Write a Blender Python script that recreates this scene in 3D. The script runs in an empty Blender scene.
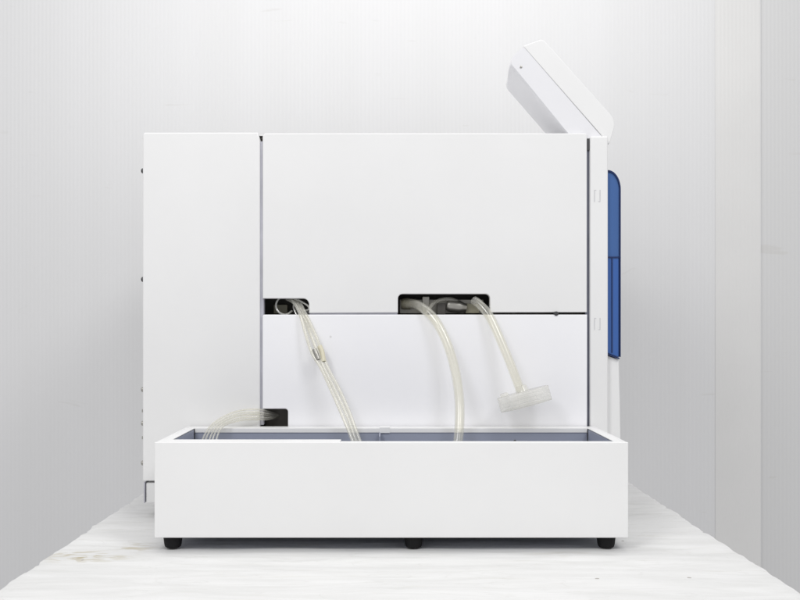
import bpy, bmesh, math, random
from mathutils import Vector, noise
random.seed(7)
S = bpy.context.scene
COL = S.collection

# ------------------------------------------------------------------ camera
K, D0, CZ = 775.0, 1.23, 189/775.0          # px per metre on the machine's side plane, camera distance, eye height
F = K*D0
cam = bpy.data.cameras.new('camera'); co = bpy.data.objects.new('camera', cam); COL.objects.link(co)
co.location = (0, -D0, CZ); co.rotation_euler = (math.radians(90), 0, 0)
cam.sensor_width = 36; cam.lens = 36*F/800; cam.shift_x = 11/800; cam.shift_y = 28/800
cam.clip_start = .05; cam.clip_end = 50
S.camera = co
S.render.resolution_x, S.render.resolution_y = 1024, 768
# ------------------------------------------------------------------ light
w = bpy.data.worlds.new('World'); S.world = w; w.use_nodes = True
w.node_tree.nodes['Background'].inputs[0].default_value = (.985, .985, 1, 1)
w.node_tree.nodes['Background'].inputs[1].default_value = .56
def area(name, loc, aim, sx, sy, e, c=(1, .995, .985)):
    l = bpy.data.lights.new(name, 'AREA'); l.shape = 'RECTANGLE'; l.size = sx; l.size_y = sy; l.energy = e; l.color = c
    o = bpy.data.objects.new(name, l); COL.objects.link(o); o.location = loc
    o.rotation_euler = (Vector(aim)-Vector(loc)).to_track_quat('-Z', 'Y').to_euler()
area('ceiling_lamp_rear', (.02, .10, 1.5), (0.02, .30, 0), 1.1, .4, 5.4)
area('ceiling_lamp_front', (-.75, -1.35, 1.35), (0, 0, .12), .5, .5, 9.9)
area('ceiling_lamp_side', (.75, -1.15, 1.45), (0, 0, .15), .45, .5, 8.5)
S.view_settings.view_transform = 'Standard'; S.view_settings.look = 'None'
S.view_settings.exposure = 0.09; S.view_settings.gamma = 1

# ------------------------------------------------------------------ helpers
def X(px): return (px-389)/K
def Z(py): return (517-py)/K
def at(px, py, y):                            # a point of the place at depth y
    d = D0+y
    return Vector(((px-389)*d/F, y, CZ-(py-328)*d/F))

def link(name, bm, mat, parent=None, smooth=True, weighted=True):
    me = bpy.data.meshes.new(name); bmesh.ops.recalc_face_normals(bm, faces=bm.faces[:])
    if smooth:
        for f in bm.faces: f.smooth = True
    bm.to_mesh(me); bm.free()
    if smooth: me.set_sharp_from_angle(angle=math.radians(35))
    o = bpy.data.objects.new(name, me); COL.objects.link(o); me.materials.append(mat)
    if weighted:
        wn = o.modifiers.new('wn', 'WEIGHTED_NORMAL'); wn.weight = 100; wn.keep_sharp = True
    if parent: o.parent = parent
    return o
def tag(o, label=None, cat=None, group=None, kind=None):
    if label: o['label'] = label
    if cat: o['category'] = cat
    if group: o['group'] = group
    if kind: o['kind'] = kind
    return o
def thing(name, label, cat, group=None):
    o = bpy.data.objects.new(name, None); COL.objects.link(o); o.empty_display_size = .05
    return tag(o, label, cat, group)

def box(bm, x0, x1, y0, y1, z0, z1, bev=0, seg=2):
    t = bmesh.new()
    r = bmesh.ops.create_cube(t, size=1)
    for v in t.verts:
        v.co = ((x0+x1)/2+v.co.x*(x1-x0), (y0+y1)/2+v.co.y*(y1-y0), (z0+z1)/2+v.co.z*(z1-z0))
    if bev: bmesh.ops.bevel(t, geom=t.edges[:], offset=bev, segments=seg, profile=.5, affect='EDGES')
    me = bpy.data.meshes.new('t'); t.to_mesh(me); t.free(); bm.from_mesh(me); bpy.data.meshes.remove(me)
def bx(*a, **k):
    bm = bmesh.new(); box(bm, *a, **k); return bm
def prism(pts, y0, y1, bev=0, seg=2, bm=None):
    """outline in the x-z plane given real thickness along y, edges of both faces rounded"""
    t = bmesh.new()
    a = [t.verts.new((x, y0, z)) for x, z in pts]; b = [t.verts.new((x, y1, z)) for x, z in pts]
    n = len(pts); fa = t.faces.new(a); fb = t.faces.new(b[::-1])
    for i in range(n): t.faces.new((a[i], a[(i+1) % n], b[(i+1) % n], b[i]))
    bmesh.ops.recalc_face_normals(t, faces=t.faces[:])
    if bev: bmesh.ops.bevel(t, geom=list(fa.edges)+list(fb.edges), offset=bev, segments=seg, profile=.5, affect='EDGES')
    if bm is None: return t
    me = bpy.data.meshes.new('t'); t.to_mesh(me); t.free(); bm.from_mesh(me); bpy.data.meshes.remove(me); return bm
def arc(cx, cz, r, a0, a1, n=6):
    return [(cx+r*math.cos(math.radians(a0+(a1-a0)*i/n)), cz+r*math.sin(math.radians(a0+(a1-a0)*i/n))) for i in range(n+1)]

def spline(P, n=10):
    P = [Vector(p) for p in P]; Q = [2*P[0]-P[1]]+P+[2*P[-1]-P[-2]]; out = []
    for i in range(1, len(Q)-2):
        for k in range(n):
            t = k/n; a, b, c, d = Q[i-1], Q[i], Q[i+1], Q[i+2]
            out.append(.5*((2*b)+(c-a)*t+(2*a-5*b+4*c-d)*t*t+(3*b-a-3*c+d)*t**3))
    out.append(Q[-2]); return out
def sweep(bm, P, r, wall=0, m=16, n=10, straight=False):
    C = [Vector(p) for p in P] if straight else spline(P, n)
    T = [(C[min(i+1, len(C)-1)]-C[max(i-1, 0)]).normalized() for i in range(len(C))]
    u = T[0].orthogonal().normalized(); rings = {}
    frames = []
    for i, c in enumerate(C):
        u = (u-T[i]*u.dot(T[i])).normalized(); frames.append((u.copy(), T[i].cross(u)))
    def ring(i, rr):
        a, b = frames[i]
        return [bm.verts.new(C[i]+rr*(math.cos(2*math.pi*k/m)*a+math.sin(2*math.pi*k/m)*b)) for k in range(m)]
    rad = r if callable(r) else (lambda s: r)
    def skin(off):
        R = [ring(i, rad(i/(len(C)-1))-off) for i in range(len(C))]
        for A, B in zip(R, R[1:]):
            for k in range(m): bm.faces.new((A[k], A[(k+1) % m], B[(k+1) % m], B[k]))
        return R
    O = skin(0)
    if wall:
        I = skin(wall)
        for e in (0, -1):
            for k in range(m): bm.faces.new((O[e][k], O[e][(k+1) % m], I[e][(k+1) % m], I[e][k]))
    else:
        bm.faces.new(O[0]); bm.faces.new(O[-1])
    return bm
def lathe(bm, c, axis, prof, m=40):
    """profile of (distance along axis, radius)"""
    c = Vector(c); ax = Vector(axis).normalized(); u = ax.orthogonal().normalized(); v = ax.cross(u); R = []
    for h, r in prof:
        R.append([bm.verts.new(c+ax*h+max(r, 1e-5)*(math.cos(2*math.pi*k/m)*u+math.sin(2*math.pi*k/m)*v)) for k in range(m)])
    for A, B in zip(R, R[1:]):
        for k in range(m): bm.faces.new((A[k], A[(k+1) % m], B[(k+1) % m], B[k]))
    bm.faces.new(R[0]); bm.faces.new(R[-1]); return bm

# ------------------------------------------------------------------ materials
def mat(name):
    m = bpy.data.materials.new(name); m.use_nodes = True
    nt = m.node_tree; return m, nt, nt.nodes['Principled BSDF'], nt.nodes.new, nt.links.new
def paint(name, col, rough=.42, bump=.12, speck=True, spec=.5):
    m, nt, b, N, L = mat(name)
    b.inputs['Roughness'].default_value = rough
    b.inputs['Specular IOR Level'].default_value = spec
    tc = N('ShaderNodeTexCoord')
    n1 = N('ShaderNodeTexNoise'); n1.inputs['Scale'].default_value = 7; n1.inputs['Detail'].default_value = 5
    L(tc.outputs['Object'], n1.inputs['Vector'])
    r = N('ShaderNodeValToRGB'); r.color_ramp.elements[0].position = .3; r.color_ramp.elements[1].position = .7
    r.color_ramp.elements[0].color = (*[c*.965 for c in col], 1); r.color_ramp.elements[1].color = (*col, 1)
    L(n1.outputs['Fac'], r.inputs['Fac']); out = r.outputs['Color']
    if speck:                                  # scattered tiny scuffs and dust specks
        v = N('ShaderNodeTexVoronoi'); v.inputs['Scale'].default_value = 22; v.inputs['Randomness'].default_value = 1
        L(tc.outputs['Object'], v.inputs['Vector'])
        lt = N('ShaderNodeMath'); lt.operation = 'LESS_THAN'; L(v.outputs['Distance'], lt.inputs[0]); lt.inputs[1].default_value = .035
        n2 = N('ShaderNodeTexNoise'); n2.inputs['Scale'].default_value = 9; L(tc.outputs['Object'], n2.inputs['Vector'])
        g = N('ShaderNodeMath'); g.operation = 'GREATER_THAN'; L(n2.outputs['Fac'], g.inputs[0]); g.inputs[1].default_value = .56
        mu = N('ShaderNodeMath'); mu.operation = 'MULTIPLY'; L(lt.outputs[0], mu.inputs[0]); L(g.outputs[0], mu.inputs[1])
        m3 = N('ShaderNodeMath'); m3.operation = 'MULTIPLY'; L(mu.outputs[0], m3.inputs[0]); m3.inputs[1].default_value = .30
        mx = N('ShaderNodeMix'); mx.data_type = 'RGBA'; L(m3.outputs[0], mx.inputs['Factor']); L(out, mx.inputs['A'])
        mx.inputs['B'].default_value = (.36, .34, .31, 1); out = mx.outputs['Result']
    L(out, b.inputs['Base Color'])
    nb = N('ShaderNodeTexNoise'); nb.inputs['Scale'].default_value = 900; nb.inputs['Detail'].default_value = 2
    L(tc.outputs['Object'], nb.inputs['Vector'])
    nw = N('ShaderNodeTexNoise'); nw.inputs['Scale'].default_value = 6; L(tc.outputs['Object'], nw.inputs['Vector'])
    b1 = N('ShaderNodeBump'); b1.inputs['Strength'].default_value = bump; b1.inputs['Distance'].default_value = .0003
    b2 = N('ShaderNodeBump'); b2.inputs['Strength'].default_value = .25; b2.inputs['Distance'].default_value = .002
    L(nb.outputs['Fac'], b1.inputs['Height']); L(nw.outputs['Fac'], b2.inputs['Height'])
    L(b2.outputs['Normal'], b1.inputs['Normal']); L(b1.outputs['Normal'], b.inputs['Normal'])
    return m
def plain(name, col, rough=.5, metal=0, var=.2, scale=40):
    m, nt, b, N, L = mat(name)
    b.inputs['Roughness'].default_value = rough; b.inputs['Metallic'].default_value = metal
    tc = N('ShaderNodeTexCoord'); n = N('ShaderNodeTexNoise'); n.inputs['Scale'].default_value = scale; n.inputs['Detail'].default_value = 4
    L(tc.outputs['Object'], n.inputs['Vector'])
    r = N('ShaderNodeValToRGB'); r.color_ramp.elements[0].position = .3; r.color_ramp.elements[1].position = .7
    r.color_ramp.elements[0].color = (*[c*(1-var) for c in col], 1); r.color_ramp.elements[1].color = (*col, 1)
    L(n.outputs['Fac'], r.inputs['Fac']); L(r.outputs['Color'], b.inputs['Base Color'])
    bp = N('ShaderNodeBump'); bp.inputs['Strength'].default_value = .1; bp.inputs['Distance'].default_value = .0005
    L(n.outputs['Fac'], bp.inputs['Height']); L(bp.outputs['Normal'], b.inputs['Normal'])
    return m
def clear(name, col, opacity=.45, rough=.12, edge=.5):
    """soft clear plastic: see-through face on, denser towards its edges, glossy"""
    m, nt, b, N, L = mat(name)
    b.inputs['Base Color'].default_value = (*col, 1); b.inputs['Roughness'].default_value = rough
    b.inputs['Coat Weight'].default_value = .4
    tr = N('ShaderNodeBsdfTransparent'); tr.inputs[0].default_value = (.985, .98, .95, 1)
    lw = N('ShaderNodeLayerWeight'); lw.inputs[0].default_value = .35
    tc = N('ShaderNodeTexCoord'); n = N('ShaderNodeTexNoise'); n.inputs['Scale'].default_value = 14; n.inputs['Detail'].default_value = 1
    L(tc.outputs['Object'], n.inputs['Vector'])
    a = N('ShaderNodeMath'); a.operation = 'MULTIPLY_ADD'; L(lw.outputs['Facing'], a.inputs[0]); a.inputs[1].default_value = edge; a.inputs[2].default_value = opacity-.06
    a2 = N('ShaderNodeMath'); a2.operation = 'MULTIPLY_ADD'; L(n.outputs['Fac'], a2.inputs[0]); a2.inputs[1].default_value = .10; L(a.outputs[0], a2.inputs[2]); a2.use_clamp = True
    tl = N('ShaderNodeBsdfTranslucent'); tl.inputs[0].default_value = (*col, 1)
    ms = N('ShaderNodeMixShader'); ms.inputs[0].default_value = .42; L(b.outputs[0], ms.inputs[1]); L(tl.outputs[0], ms.inputs[2])
    mx = N('ShaderNodeMixShader'); L(a2.outputs[0], mx.inputs[0]); L(tr.outputs[0], mx.inputs[1]); L(ms.outputs[0], mx.inputs[2])
    cr_ = N('ShaderNodeValToRGB'); cr_.color_ramp.elements[0].position = .5; cr_.color_ramp.elements[1].position = .95
    cr_.color_ramp.elements[0].color = (*col, 1); cr_.color_ramp.elements[1].color = (*[c*k for c, k in zip(col, (.52, .50, .36))], 1)
    L(lw.outputs['Facing'], cr_.inputs['Fac']); L(cr_.outputs['Color'], b.inputs['Base Color'])
    gl = N('ShaderNodeBsdfGlossy'); gl.inputs['Roughness'].default_value = rough; fz = N('ShaderNodeFresnel'); fz.inputs['IOR'].default_value = 1.85
    ge = N('ShaderNodeNewGeometry'); ff = N('ShaderNodeMath'); ff.operation = 'SUBTRACT'; ff.inputs[0].default_value = 1; L(ge.outputs['Backfacing'], ff.inputs[1])
    fm = N('ShaderNodeMath'); fm.operation = 'MULTIPLY'; L(fz.outputs[0], fm.inputs[0]); L(ff.outputs[0], fm.inputs[1])
    fm2 = N('ShaderNodeMath'); fm2.operation = 'MULTIPLY'; L(fm.outputs[0], fm2.inputs[0]); fm2.inputs[1].default_value = .75
    m0 = mx; mx = N('ShaderNodeMixShader'); L(fm2.outputs[0], mx.inputs[0]); L(m0.outputs[0], mx.inputs[1]); L(gl.outputs[0], mx.inputs[2])
    L(mx.outputs[0], nt.nodes['Material Output'].inputs['Surface'])
    return m

M_body = paint('white_powder_coat', (.81, .81, .81))
M_low = paint('white_powder_coat_bounce_lit', (.90, .90, .925))  # body white made brighter and cooler: bounce light from the tray put into the colour
M_tray = paint('white_tray_paint', (.82, .82, .82), rough=.38)
M_inner = paint('tray_inner_blue_grey', (.31, .335, .42), rough=.4, speck=False)  # even blue-grey for the tray's liner, bottom and divider
M_gap = plain('seam_fill_grey', (.50, .50, .56), .6)  # even grey for the strips filling the seams and the plinth edge
M_slot = plain('slot_grey', (.64, .64, .66), .6)
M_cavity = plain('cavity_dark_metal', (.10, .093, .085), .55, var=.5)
M_metal = plain('dull_metal', (.42, .41, .38), .35, .8)
M_dark = plain('dark_steel', (.08, .08, .085), .4, .6)
M_rubber = plain('black_rubber', (.006, .006, .007), .7)
M_rubber.node_tree.nodes['Principled BSDF'].inputs['Specular IOR Level'].default_value = .25
M_shell = paint('display_white_plastic', (.80, .80, .80), rough=.4, speck=False)
M_shell2 = paint('display_back_plastic', (.77, .77, .795), rough=.5, speck=False)
M_glass = plain('dark_screen_glass', (.02, .02, .025), .08)
M_tube = clear('clear_vinyl', (.97, .96, .93), .10, rough=.2, edge=.4)
M_tubey = clear('clear_vinyl_thick', (.99, .985, .94), .075, rough=.2, edge=.36)
M_thin = clear('milky_thin_tube', (.99, .985, .96), .13, rough=.24, edge=.3)
M_thinw = clear('milky_white_tube', (.80, .80, .78), .75, edge=.25)
M_cap = clear('translucent_polypropylene', (.99, .99, .98), .26, rough=.25, edge=.2)
M_cream = plain('cream_collar', (.72, .68, .52), .45)
M_cream2 = plain('yellowed_fitting', (.36, .34, .25), .4)

m, nt, b, N, L = mat('blue_acrylic'); M_blue = m
b.inputs['Base Color'].default_value = (.14, .30, .74, 1); b.inputs['Roughness'].default_value = .12
b.inputs['Transmission Weight'].default_value = .55; b.inputs['IOR'].default_value = 1.3
m, nt, b, N, L = mat('deep_blue_acrylic'); M_blue2 = m
b.inputs['Base Color'].default_value = (.04, .12, .38, 1); b.inputs['Roughness'].default_value = .15
m, nt, b, N, L = mat('blue_edge'); M_blue3 = m
b.inputs['Base Color'].default_value = (.01, .025, .10, 1); b.inputs['Roughness'].default_value = .2

# tabletop: white paint brushed over board, worn, streaked and a little stained
m, nt, b, N, L = mat('worn_white_tabletop'); M_table = m
b.inputs['Roughness'].default_value = .5
tc = N('ShaderNodeTexCoord')
def noise_n(scale, sx=1, sy=1, sz=1, det=5, dist=0):
    mp = N('ShaderNodeMapping'); mp.inputs['Scale'].default_value = (sx, sy, sz); L(tc.outputs['Object'], mp.inputs['Vector'])
    n = N('ShaderNodeTexNoise'); n.inputs['Scale'].default_value = scale; n.inputs['Detail'].default_value = det; n.inputs['Distortion'].default_value = dist
    L(mp.outputs[0], n.inputs['Vector']); return n.outputs['Fac']
def ramp(src, p0, p1, c0, c1):
    r = N('ShaderNodeValToRGB'); r.color_ramp.elements[0].position = p0; r.color_ramp.elements[1].position = p1
    r.color_ramp.elements[0].color = (*c0, 1); r.color_ramp.elements[1].color = (*c1, 1); L(src, r.inputs['Fac']); return r.outputs['Color']
def mixc(f, a, bcol, k=None):
    mx = N('ShaderNodeMix'); mx.data_type = 'RGBA'; L(f, mx.inputs['Factor']); L(a, mx.inputs['A'])
    if isinstance(bcol, tuple): mx.inputs['B'].default_value = (*bcol, 1)
    else: L(bcol, mx.inputs['B'])
    return mx.outputs['Result']
def mul(a, k):
    x = N('ShaderNodeMath'); x.operation = 'MULTIPLY'; L(a, x.inputs[0])
    if isinstance(k, (int, float)): x.inputs[1].default_value = k
    else: L(k, x.inputs[1])
    return x.outputs[0]
streak = noise_n(14, .5, 2.6, 1, 8, 1.2)
base = ramp(streak, .30, .62, (.69, .69, .68), (.765, .765, .76))
fine = noise_n(45, .3, 2.2, 1, 6, .3)
base = mixc(mul(ramp(fine, .60, .72, (0, 0, 0), (1, 1, 1)), .40), base, (.60, .59, .55))
wr = noise_n(5, .9, 3.2, 1, 4, 1.5)
ab = N('ShaderNodeMath'); ab.operation = 'SUBTRACT'; L(wr, ab.inputs[0]); ab.inputs[1].default_value = .5
a3 = N('ShaderNodeMath'); a3.operation = 'ABSOLUTE'; L(ab.outputs[0], a3.inputs[0])
base = mixc(mul(ramp(a3.outputs[0], .0, .010, (1, 1, 1), (0, 0, 0)), .16), base, (.45, .44, .41))
# brown smudges towards the front left corner
def spot(x, y, rx, ry):
    mp = N('ShaderNodeMapping'); mp.vector_type = 'POINT'
    mp.inputs['Location'].default_value = (-x/rx, -y/ry, 0); mp.inputs['Scale'].default_value = (1/rx, 1/ry, 0)
    L(tc.outputs['Object'], mp.inputs['Vector'])
    ln = N('ShaderNodeVectorMath'); ln.operation = 'LENGTH'; L(mp.outputs[0], ln.inputs[0])
    return ramp(ln.outputs['Value'], .2, 1, (1, 1, 1), (0, 0, 0))
brk = ramp(noise_n(60, .6, 1.6, 1, 6, 1.2), .47, .60, (0, 0, 0), (1, 1, 1))
for sx, sy, rx, ry, k in ((-.325, -.205, .06, .035, .85), (-.285, -.165, .03, .035, .6), (-.10, -.16, .04, .02, .25), (.19, -.2, .05, .02, .2)):
    base = mixc(mul(mul(spot(sx, sy, rx, ry), brk), k), base, (.42, .36, .22))
v = N('ShaderNodeTexVoronoi'); v.inputs['Scale'].default_value = 16; L(tc.outputs['Object'], v.inputs['Vector'])
lt = N('ShaderNodeMath'); lt.operation = 'LESS_THAN'; L(v.outputs['Distance'], lt.inputs[0]); lt.inputs[1].default_value = .035
base = mixc(mul(lt.outputs[0], .7), base, (.25, .22, .19))
L(base, b.inputs['Base Color'])
bp = N('ShaderNodeBump'); bp.inputs['Strength'].default_value = .42; bp.inputs['Distance'].default_value = .0025
L(streak, bp.inputs['Height'])
bp2 = N('ShaderNodeBump'); bp2.inputs['Strength'].default_value = .25; bp2.inputs['Distance'].default_value = .0012
L(fine, bp2.inputs['Height']); L(bp.outputs['Normal'], bp2.inputs['Normal']); L(bp2.outputs['Normal'], b.inputs['Normal'])

# backdrop: twin-wall plastic sheet
m, nt, b, N, L = mat('fluted_white_plastic'); M_wall = m
b.inputs['Roughness'].default_value = .45
tc = N('ShaderNodeTexCoord')
wv = N('ShaderNodeTexWave'); wv.wave_type = 'BANDS'; wv.bands_direction = 'X'; wv.inputs['Scale'].default_value = 39.0
wv.inputs['Distortion'].default_value = .15; L(tc.outputs['Object'], wv.inputs['Vector'])
base = ramp(wv.outputs['Fac'], .1, .9, (.712, .712, .718), (.724, .724, .73))
big = ramp(noise_n(3.0, 4, 1, .12, 3), .3, .7, (0, 0, 0), (1, 1, 1))
base = mixc(mul(big, .25), base, (.66, .66, .655))
scf = ramp(noise_n(14, .6, 1, 2.5, 6, .8), .68, .74, (0, 0, 0), (1, 1, 1))
base = mixc(mul(scf, .22), base, (.5, .48, .44))
L(base, b.inputs['Base Color'])
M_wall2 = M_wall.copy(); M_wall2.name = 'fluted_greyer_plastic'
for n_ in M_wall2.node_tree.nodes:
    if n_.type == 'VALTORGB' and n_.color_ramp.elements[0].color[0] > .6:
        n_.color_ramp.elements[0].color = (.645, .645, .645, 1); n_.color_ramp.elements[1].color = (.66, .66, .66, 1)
M_strip = paint('joint_strip_plastic', (.735, .73, .72), rough=.35, speck=False)

# ------------------------------------------------------------------ setting: backdrop wall
WY = .72
def fluted(name, x0, x1, y, mt=None):
    bm = bmesh.new(); per = .008; n = int((x1-x0)/per*4); prev = None
    for i in range(n+1):
        x = x0+(x1-x0)*i/n; yy = y+.00007*math.cos(2*math.pi*x/per)
        cols = [bm.verts.new((x, yy+.004*noise.noise(Vector((x*1.5, z*1.2, y))), z)) for z in (-1.0, -.6, -.3, 0, .2, .4, .6, .9, 1.4)]
        if prev:
            for k in range(len(cols)-1): bm.faces.new((prev[k], cols[k], cols[k+1], prev[k+1]))
        prev = cols
    return link(name, bm, mt or M_wall)
xs = at(761, 0, WY).x
tag(fluted('wall', -1.5, xs, WY), kind='structure')
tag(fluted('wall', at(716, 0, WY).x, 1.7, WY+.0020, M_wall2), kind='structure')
sj = fluted('wall_joint_strip', at(715, 0, WY).x, at(760.2, 0, WY).x, WY-.0007, M_strip); tag(sj, kind='structure')

# ------------------------------------------------------------------ tabletop
def tabletop():
    bm = bmesh.new(); nx, ny = 110, 260; y0, y1 = -.62, .64
    def edge(y, s):
        e = .0024*noise.noise(Vector((y*38, s*9, 1)))+.0030*noise.noise(Vector((y*13, s*5, 4)))
        c = noise.noise(Vector((y*70, s*3, 7)))
        return e-(.008*max(0, c-.22))
    top = []; 
    for j in range(ny+1):
        y = y0+(y1-y0)*j/ny; xl = -.3665-edge(y, -1); xr = .382+edge(y, 1); row = []
        for i in range(nx+1):
            t = i/nx; x = xl+(xr-xl)*t
            z = .0013*noise.noise(Vector((x*5, y*22, 0)))+.0008*noise.noise(Vector((x*14, y*60, 3)))-.0016
            e = min(x-xl, xr-x)
            if e < .004: z -= .0012*(1-e/.004)
            row.append(bm.verts.new((x, y, z)))
        top.append(row)
    for j in range(ny):
        for i in range(nx): bm.faces.new((top[j][i], top[j][i+1], top[j+1][i+1], top[j+1][i]))
    ring = [top[0][i] for i in range(nx+1)]+[top[j][nx] for j in range(1, ny+1)]+[top[ny][i] for i in range(nx-1, -1, -1)]+[top[j][0] for j in range(ny-1, 0, -1)]
    low = [bm.verts.new((v.co.x, v.co.y, -.024)) for v in ring]
    for k in range(len(ring)): bm.faces.new((ring[k], low[k], low[(k+1) % len(ring)], ring[(k+1) % len(ring)]))
    bm.faces.new(low)
    return bm
t = link('tabletop', tabletop(), M_table)
tag(t, 'worn white painted tabletop with chipped edges and faint brown smudges under the machine', 'table')

# ------------------------------------------------------------------ the analyser
mach = thing('laboratory_machine', 'large white metal laboratory machine with blue front window and tilted screen on top', 'machine')
xL, xG0, xG1, xR0, xF0, xF1 = X(143), X(260), X(262.6), X(587), X(590), X(608)
ztop = Z(132.5); zb = Z(504)
# rear side panel (left in the photo)
pts = [(X(142.6), Z(481)), (xG0, Z(481)), (xG0, Z(141)), (X(257.6), ztop), (X(144.6), ztop), (X(142.6), Z(134.5))]
lp = link('side_panel', prism(pts, 0, .014, .0016, 3), M_body, mach); lp['label'] = 'tall narrow side panel'
for py in (169.6, 279, 390, 424, 464):
    bm = bmesh.new(); x = X(142.6)
    lathe(bm, (x+.001, .010, Z(py)), (-1, 0, 0), [(0, .0022), (.0022, .0022), (.0024, .0034), (.0042, .0032), (.0052, .002), (.0053, .0)], 20)
    link('screw', bm, M_dark if py in (169.6, 279) else M_metal, lp)
for py, h in ((411, 3), (438, 3)):
    link('clip', bx(X(141.2), X(142.5), .003, .008, Z(py+h/2), Z(py-h/2), bev=.0003), M_metal, lp)
# base plinth piece below it
link('plinth', bx(X(145), xF1-.004, .004, .44, zb, Z(483), bev=.002), M_body, mach)
link('plinth_edge', bx(X(143.4), X(144.6), .002, .44, zb+.001, Z(482.6), bev=.0004), M_gap, mach)
# upper side panel with two tube openings
r1 = 6/K; r2 = 4.5/K
pts = [(xG1, Z(298.5))]
pts += arc(X(309)-r1, Z(298.5)-r1, r1, 90, 0) + [(X(309), Z(313.0)), (X(398), Z(312.6))]
pts += [(X(398), Z(294)-r2)] + arc(X(398)+r2, Z(294)-r2, r2, 180, 90)[1:] + arc(X(490)-r2, Z(294)-r2, r2, 90, 0)
pts += [(X(490), Z(312.4)), (xR0, Z(312.2)), (xR0, Z(135)), (X(585.5), Z(133.2)), (X(265), Z(133.2)), (xG1, Z(136))]
up = link('side_panel', prism(pts, 0, .012, .0012, 3), M_body, mach); up['label'] = 'large upper side panel with two tube openings'
# lower side panel with a small opening at its lower left
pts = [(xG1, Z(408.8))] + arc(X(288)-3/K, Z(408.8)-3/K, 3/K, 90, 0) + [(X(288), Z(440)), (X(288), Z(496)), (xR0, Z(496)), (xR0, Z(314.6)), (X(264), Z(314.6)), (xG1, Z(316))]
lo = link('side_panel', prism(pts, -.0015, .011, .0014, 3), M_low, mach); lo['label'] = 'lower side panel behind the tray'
# frame behind the panels, making the real cavities the openings look into
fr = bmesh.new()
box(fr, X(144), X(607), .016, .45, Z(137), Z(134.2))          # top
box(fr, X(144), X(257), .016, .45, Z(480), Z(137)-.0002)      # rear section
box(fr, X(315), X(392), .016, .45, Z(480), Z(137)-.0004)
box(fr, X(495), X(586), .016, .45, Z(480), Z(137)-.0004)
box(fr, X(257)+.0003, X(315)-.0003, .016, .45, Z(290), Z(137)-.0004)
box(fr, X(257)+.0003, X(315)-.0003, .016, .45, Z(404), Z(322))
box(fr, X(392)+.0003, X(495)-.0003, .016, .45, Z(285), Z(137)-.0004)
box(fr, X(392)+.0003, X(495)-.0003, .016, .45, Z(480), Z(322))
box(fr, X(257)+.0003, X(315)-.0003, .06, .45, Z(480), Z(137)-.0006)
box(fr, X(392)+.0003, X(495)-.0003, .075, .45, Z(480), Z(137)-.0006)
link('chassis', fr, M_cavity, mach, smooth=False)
link('rear_cover', bx(X(143), X(143)+.002, .015, .46, Z(481), Z(134), bev=.0006), M_body, mach)
link('top_cover', bx(X(143.2), X(607), .013, .455, Z(134)+.0002, Z(133), bev=.0004), M_body, mach)
# seam strips
link('seam_strip', bx(xG0-.001, xG1+.001, .0026, .0155, Z(425), Z(141), bev=0), M_gap, mach)
link('seam_strip', bx(xR0-.001, xF0+.001, .005, .0158, Z(480), Z(150), bev=0), plain('seam_blue_grey', (.17, .18, .23), .6), mach)
link('seam_strip', bx(X(309.5), X(397.5), .0035, .0155, Z(316), Z(311)), M_gap, mach)
link('latch', lathe(bmesh.new(), (X(556), .004, Z(313.6)), (0, -1, 0), [(0, .0028), (.0065, .0028), (.0072, .002)], 20), M_dark, up)
# front fascia column
fa = link('front_frame', bx(xF0, xF1, -.001, .45, Z(500), Z(136.2), bev=.0022, seg=3), M_body, mach)
for py in (196, 324):
    bm = bmesh.new(); a, c, z0, z1, q = X(594), X(600.2), Z(py+6), Z(py-6), .0009
    box(bm, a, a+q, -.0014, 0, z0, z1); box(bm, c-q, c, -.0014, 0, z0, z1)
    box(bm, a+q, a+3*q, -.0013, 0, z1-q, z1); box(bm, c-3*q, c-q, -.0013, 0, z0, z0+q)
    link('clip_slot', bm, M_slot, fa)
link('hinge', bx(X(587.4), X(590.2), .002, .03, Z(150), Z(138), bev=.0006), M_dark, mach)
# blue window of the front door, one shell with an inner leaf
WT = [(X(608.4)+11.9/K*math.cos(math.radians(a)), Z(189)+18/K*math.sin(math.radians(a))) for a in range(0, 91, 9)]
pts = [(X(608.3), Z(353)), (X(620), Z(357.5)), (X(620), Z(257)), (X(608.3), Z(257))]
wd = link('front_window', prism([(X(608.4), Z(256.6)), (X(620.3), Z(256.6))]+WT, .006, .43, .0006), M_blue, mach)
wd['label'] = 'blue see-through front window'
link('window_leaf', prism(pts, .006, .43, .0006), M_blue2, wd)
eg = bmesh.new()
ed = [(X(620.3), Z(357))]+WT
o2 = [(X(620.3)+.0016, Z(357))]+[(X(608.4)+13.2/K*math.cos(math.radians(a)), Z(189)+19.6/K*math.sin(math.radians(a))) for a in range(0, 91, 9)]
prism(ed+o2[::-1], .004, .432, 0, bm=eg)
prism([(X(608.3), Z(353.4)), (X(620.3), Z(358)), (X(620.3), Z(359.4)), (X(608.3), Z(355))], .004, .432, 0, bm=eg)
box(eg, X(612.4), X(613.4), .0045, .0065, Z(353), Z(258)); box(eg, X(608.4), X(620), .0046, .0063, Z(257.6), Z(256.4))
link('window_frame', eg, M_blue3, wd)
link('front_cover', prism([(X(608.4), Z(355.6)), (X(620.4), Z(360)), (X(621.5), Z(400)), (X(622.6), Z(470)), (X(621), Z(500)), (X(608.4), Z(500))], .008, .43, .0012), M_body, mach)
# feet of the machine
for x in (X(175), X(575)):
    for y in (.05, .4):
        link('foot', lathe(bmesh.new(), (x, y, .0002), (0, 0, 1), [(0, .013), (.002, .015), (zb+.001, .016)], 24), M_rubber, mach)

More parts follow.
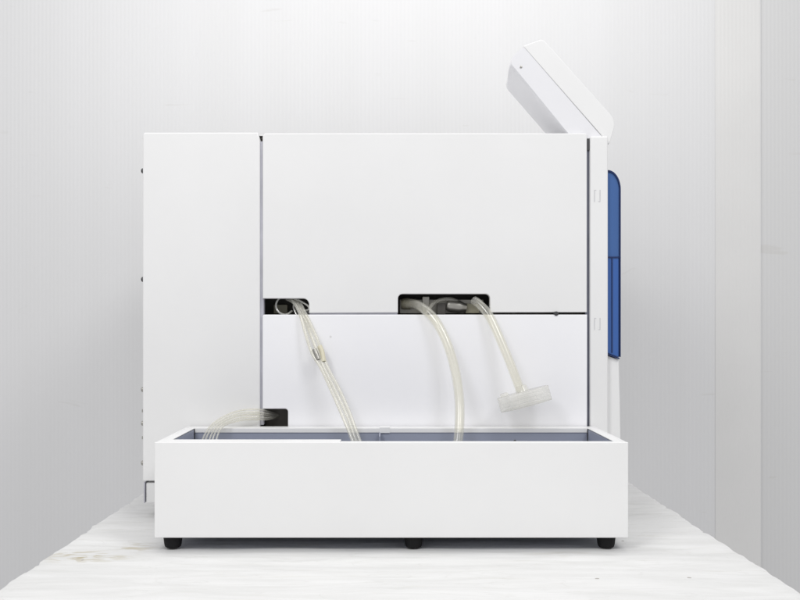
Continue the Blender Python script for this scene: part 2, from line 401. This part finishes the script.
# tilted screen on top: bezel slab facing the front, tapering shell behind it
def sx(p, y=.012):
    d = D0+y; return ((p[0]-389)*d/F, CZ-(p[1]-328)*d/F)
def rnd(P, r, n=5):
    out = []
    for i, p in enumerate(P):
        p = Vector(p); a = (Vector(P[i-1])-p); c = (Vector(P[(i+1) % len(P)])-p); rr = min(r[i], a.length*.45, c.length*.45)
        A = p+a.normalized()*rr; B = p+c.normalized()*rr
        for k in range(n+1):
            t = k/n; q = (1-t)**2*A+2*t*(1-t)*p+t*t*B; out.append((q.x, q.y))
    return out
P = [sx(q) for q in ((523, 46), (542.5, 39), (548, 44.5), (616.5, 121), (609, 146), (603, 137))]
dp = thing('t', None, None); bpy.data.objects.remove(dp)
scr = link('tilted_screen', prism(rnd(P, [.003, .006, .006, .012, .006, .004]), .012, .205, .0011, 3), M_shell, mach)
scr['label'] = 'white tilted screen housing on top of the front edge'
# glass on its outward face
a = Vector(P[2]); c = Vector(P[3]); u = (c-a).normalized(); nn = Vector((-u.y, u.x)); nn = nn if nn.x > 0 else -nn
A = a+u*.014+nn*.0006; B = c-u*.018+nn*.0006
link('screen_glass', prism([tuple(A), tuple(B), tuple(B-nn*.002), tuple(A-nn*.002)], .026, .19, .0002), M_glass, scr)
def shell():
    bm = bmesh.new(); rows = []
    near = [sx(q) for q in ((523.6, 46.8), (513.4, 55.0), (510.2, 65), (514.0, 68.5), (571.5, 139), (604, 139))]
    nc = Vector(sx((523.6, 46.8))); dirv = (Vector(sx((601, 135)))-nc).normalized()
    perp = Vector((-dirv.y, dirv.x)); perp = perp if perp.x < 0 else -perp
    def flat(p, k, ins=0):
        v = Vector(p)-nc; al = v.dot(dirv); pe = v.dot(perp)
        q = nc+dirv*(al+ins*(1 if al < .03 else 0))+perp*pe*k; return (q.x, q.y)
    pr = rnd(near, [.002, .008, .006, .003, .003, .003])
    for y, k in ((.0123, .95), (.0136, .982), (.0165, .995), (.022, 1.0), (.032, .985), (.05, .93), (.08, .80), (.12, .60), (.16, .38), (.2, .14)):
        rows.append([bm.verts.new((q[0], y, q[1])) for q in (flat(p, k, .004*(1-k)) for p in pr)])
    n = len(pr)
    for A, B in zip(rows, rows[1:]):
        for i in range(n): bm.faces.new((A[i], A[(i+1) % n], B[(i+1) % n], B[i]))
    bm.faces.new(rows[0]); bm.faces.new(rows[-1]); return bm
link('back_shell', shell(), M_shell2, scr)
q = sx((521, 67)); link('screw', lathe(bmesh.new(), (q[0], .0122, q[1]), (0, -1, 0), [(0, .0015), (.0009, .0015), (.0012, .0008)], 16), M_metal, scr)
link('screen_bracket', bx(X(592), X(605), .05, .17, Z(137)+.0002, Z(128), bev=.001), M_dark, scr)

# fittings seen inside the openings
bm = bmesh.new(); lathe(bm, at(401, 304, .03), (1, 0, .05), [(0, .006), (.004, .0075), (.012, .0075), (.013, .006), (.02, .0058)], 24); link('fitting', bm, M_cream2, mach)
bm = bmesh.new(); box(bm, X(423), X(430), .022, .03, Z(313), Z(296), .0008); box(bm, X(400), X(487), .045, .050, Z(313), Z(298.5), .0006); link('bracket', bm, M_metal, mach)
bm = bmesh.new(); lathe(bm, at(447, 305, .024), (1, 0, -.15), [(0, .006), (.003, .008), (.016, .0085), (.022, .006), (.026, .005)], 24); link('fitting', bm, M_metal, mach)
bm = bmesh.new(); box(bm, X(467), X(481), .024, .034, Z(313), Z(303), .001); link('fitting', bm, M_cream2, mach)
bm = bmesh.new(); box(bm, X(438), X(446.5), .020, .03, Z(314), Z(303), .0006); link('bracket', bm, M_cavity, mach)
bm = bmesh.new(); box(bm, X(304), X(309), .006, .012, Z(315.5), Z(311), .0005); link('clip', bm, M_dark, mach)
bm = bmesh.new(); box(bm, X(263), X(289), .028, .032, Z(430), Z(408.9)); link('bracket', bm, plain('brown_steel', (.13, .115, .10), .5, var=.5), mach)
bm = bmesh.new(); box(bm, X(270), X(284), .040, .046, Z(313), Z(304), .0006); link('bracket', bm, M_cream2, mach)

# ------------------------------------------------------------------ the long tray in front
tray = thing('tray', 'long low white metal tray on black feet in front of the machine', 'tray')
YF, YB = -.18, -.004
tx0, tx1, tz0, tz1 = -.2585, .2637, .0127, .118
th = .0015
fl = .012
bm = bmesh.new(); box(bm, tx0, tx1, YF, YF+th*1.6, tz0, tz1, .0009, 3); link('front_panel', bm, M_tray, tray)
def zrim(): return tz1-.0002
link('end_panel', bx(tx0+.0002, tx0+.003, YF+th*1.6+.0002, YB, tz0+.001, tz1-.0004, bev=.0005), M_tray, tray)
link('end_panel', bx(tx1-.003, tx1-.0002, YF+th*1.6+.0002, YB, tz0+.001, tz1-.0004, bev=.0005), M_tray, tray)
link('back_panel', bx(tx0+.0032, tx1-.0032, YB-.003, YB, tz0+.001, tz1-.0006, bev=.0005), M_tray, tray)
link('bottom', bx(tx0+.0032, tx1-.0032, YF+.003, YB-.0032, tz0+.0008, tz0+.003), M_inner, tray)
# folded rims
bm = bmesh.new()
z0, z1 = tz1-.0016, tz1-.0001
box(bm, tx0+.003, X(389)+(340-389)*1.05/F, YF+.0026, YF+.028, z0, z1, .0005)
box(bm, X(389)+(340-389)*1.05/F+.0002, tx1-.003, YF+.0026, YF+.013, z0, z1-.0002, .0005)
box(bm, tx0+.0032, tx1-.0032, YB-.022, YB-.0031, z0-.0002, z1-.0004, .0005)
box(bm, tx0+.0134, tx1-.0134, YB-.0234, YB-.0221, z0-.0046, z1-.0005, .0005)
box(bm, tx0+.0031, tx0+.013, YF+.0282, YB-.0222, z0, z1-.0003, .0005)
box(bm, tx1-.013, tx1-.0031, YF+.0132, YB-.0222, z0, z1-.0003, .0005)
link('rim', bm, M_tray, tray)
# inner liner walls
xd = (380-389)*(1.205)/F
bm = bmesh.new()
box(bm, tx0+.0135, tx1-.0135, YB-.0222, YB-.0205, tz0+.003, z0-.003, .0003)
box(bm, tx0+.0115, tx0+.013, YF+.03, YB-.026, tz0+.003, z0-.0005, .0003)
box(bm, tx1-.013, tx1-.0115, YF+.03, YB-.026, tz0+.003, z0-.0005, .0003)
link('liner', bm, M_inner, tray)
link('rim_joint', bx(xd-.0004, xd+.0125, YB-.0242, YB-.0042, z0-.005, z1+.0006, bev=.0004), M_tray, tray)
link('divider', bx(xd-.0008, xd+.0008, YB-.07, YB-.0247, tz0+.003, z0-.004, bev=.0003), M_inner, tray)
xs2 = (515-389)*1.2/F
link('screw', lathe(bmesh.new(), (xs2, YB-.0247, .1015), (0, -1, 0), [(0, .0016), (.001, .0016), (.0013, .001)], 14), M_dark, tray)
for px in (173, 413.5, 606):
    for y in (YF+.014, YB-.016):
        x = (px-389)*(D0+YF+.014)/F
        link('foot', lathe(bmesh.new(), (x, y, -.0005), (0, 0, 1), [(0, .0072), (.0012, .0088), (.004, .0096), (.0133, .0108)], 28), M_rubber, tray)

# ------------------------------------------------------------------ tubes
def tube(name, label, cat, pts, r, wall, m_, group=None, n=14, sides=24):
    o = link(name, sweep(bmesh.new(), pts, r, wall, sides, n), m_, weighted=False)
    return tag(o, label, cat, group)
# middle wide tube dropping into the tray
tube('drain_tube', 'wide clear tube curving from the middle opening down into the tray', 'tube',
     [at(407, 303.5, .022), at(415, 304, .012), at(424, 309, -.004), at(435, 320, -.014), at(447, 343, -.024), at(455.5, 372, -.034), at(459.5, 402, -.045), at(459, 432, -.058), at(456, 452, -.066), at(450, 480, -.075)],
     .0060, .0012, M_tubey)
tube('branch_tube', 'short clear tube looping inside the middle opening beside the wide tube', 'tube',
     [at(421, 318, .006), at(427, 312, .012), at(434, 303, .016), at(445, 299, .018), at(457, 301, .022), at(463, 307, .026)], .0024, .0006, M_tube)
# hose with the ribbed disc
hz = thing('disc_hose', 'clear hose hanging from the right of the middle opening with a ribbed white disc', 'hose')
hp = [at(474, 300.5, .004), at(479, 304, -.002), at(488, 314, -.010), at(497, 332, -.018), at(506, 353, -.026), at(514, 373, -.033), at(520.5, 391, -.038)]
link('tube', sweep(bmesh.new(), hp, .0058, .0012, 24, 12), M_tubey, hz, weighted=False)
c0 = at(524.5, 398.5, -.040); ax = Vector((.27, -.07, -1)).normalized()
H = .0185; prof = [(-H/2-.0005, .003), (-H/2, .030)]
for k in range(4):
    h0 = -H/2+.0006+k*.0046
    prof += [(h0, .0328), (h0+.0028, .0328), (h0+.0033, .0323), (h0+.0044, .0323)]
prof += [(H/2-.0004, .0325), (H/2, .0312), (H/2+.0004, .003)]
disc = link('ribbed_disc', lathe(bmesh.new(), c0, ax, prof, 72), M_cap, hz)
link('collar', lathe(bmesh.new(), c0-ax*(H/2), -ax, [(0, .0085), (.002, .0078), (.007, .0066), (.0075, .0055)], 24), M_cap, disc)
off = ax.orthogonal().normalized()
side = Vector((-1, 0, -.27)).normalized()
link('nipple', lathe(bmesh.new(), c0-ax*(H/2)+side*.023, -ax, [(0, .0055), (.0035, .005), (.004, .003)], 20), M_cap, disc)

# thin tubes from the left opening
G1 = 'thin clear tubes from the left opening'
a_t = [('leftmost of the thin clear tubes hanging from the left opening', [(287, 299, .02), (294, 303, .008), (300, 314, -.006), (305.5, 333, -.014), (312, 353, -.02), (321, 368, -.028), (333, 394, -.036), (343, 417, -.046), (350, 434, -.056), (356, 452, -.066), (364, 480, -.08)]),
       ('middle one of the thin clear tubes hanging from the left opening', [(292, 297, .022), (297, 303, .010), (303, 315, -.004), (311, 335, -.010), (318, 353, -.018), (325, 370, -.026), (337, 394, -.034), (347, 416, -.044), (353.5, 434, -.052), (360, 452, -.064), (370, 480, -.076)]),
       ('rightmost of the thin clear tubes hanging from the left opening', [(297, 297, .022), (300, 303, .012), (306, 315, -.003), (315, 334, -.009), (322, 352, -.014), (328, 368, -.022), (340, 391, -.030), (350, 414, -.040), (357, 433, -.050), (364, 452, -.06), (376, 480, -.072)])]
for lab, P_ in a_t:
    tube('thin_tube', lab, 'tube', [at(*p) for p in P_], .0023, .0006, M_thin, G1, sides=18)
cn = link('tube_joiner', sweep(bmesh.new(), [at(314.2, 349, -.021), at(316.4, 354, -.0225), at(318.5, 359.5, -.0245)], lambda s: .0031-.0006*abs(s-.5), .0008, 16, 6), M_metal)
tag(cn, 'small grey metal joiner on the left thin tube halfway down', 'joiner')
cr = link('tube_collar', sweep(bmesh.new(), [at(319.6, 346, -.0155), at(322, 352, -.0175), at(323.6, 361.5, -.021)], .0032, .0009, 16, 6), M_cream)
tag(cr, 'small cream plastic collar around the right thin tube halfway down', 'collar')
tube('coiled_tube', 'milky thin tube coiled in a ring inside the left opening', 'tube',
     [at(292, 311, .02)]+[at(285+9*math.cos(math.radians(a)), 305.5+9*math.sin(math.radians(a)), .012+.00002*a) for a in range(75, 400, 25)]+[at(297, 316, .016)], .0013, 0, M_thinw, sides=10)
tube('coiled_tube', 'milky thin tube crossing the right end of the left opening', 'tube',
     [at(292, 298, .015), at(300, 301, .010), (at(308, 306, .008)), at(308.5, 309.5, .008), at(303, 310.5, .009), at(299, 307.5, .012)], .0012, 0, M_thinw, sides=10)

# bundle from the small lower opening into the tray
G2 = 'thin clear tubes arching from the lower opening into the tray'
names = ['outermost', 'second outermost', 'middle one', 'second innermost', 'innermost']
for i in range(5):
    f = i/4
    P_ = [at(280, 415+f*2, .03), at(268, 411.5+f*8.0, .006), at(259, 409.6+f*10, -.006), at(245, 409.8+f*10, -.013), at(229+f*5, 414.0+f*8, -.026),
          at(213.5+f*10, 423+f*3, -.042), at(205+f*13, 434, -.055+f*.004), at(201.5+f*14, 445, -.064), at(202+f*12, 465, -.07), at(205+f*14, 492, -.075)]
    P_ = [p+Vector((0, (-1)**i*.0012, 0)) for p in P_]
    tube('thin_tube', '%s of the thin clear tubes arching from lower opening into tray' % names[i], 'tube', P_, .00125, .0004, M_thin, G2, sides=16)
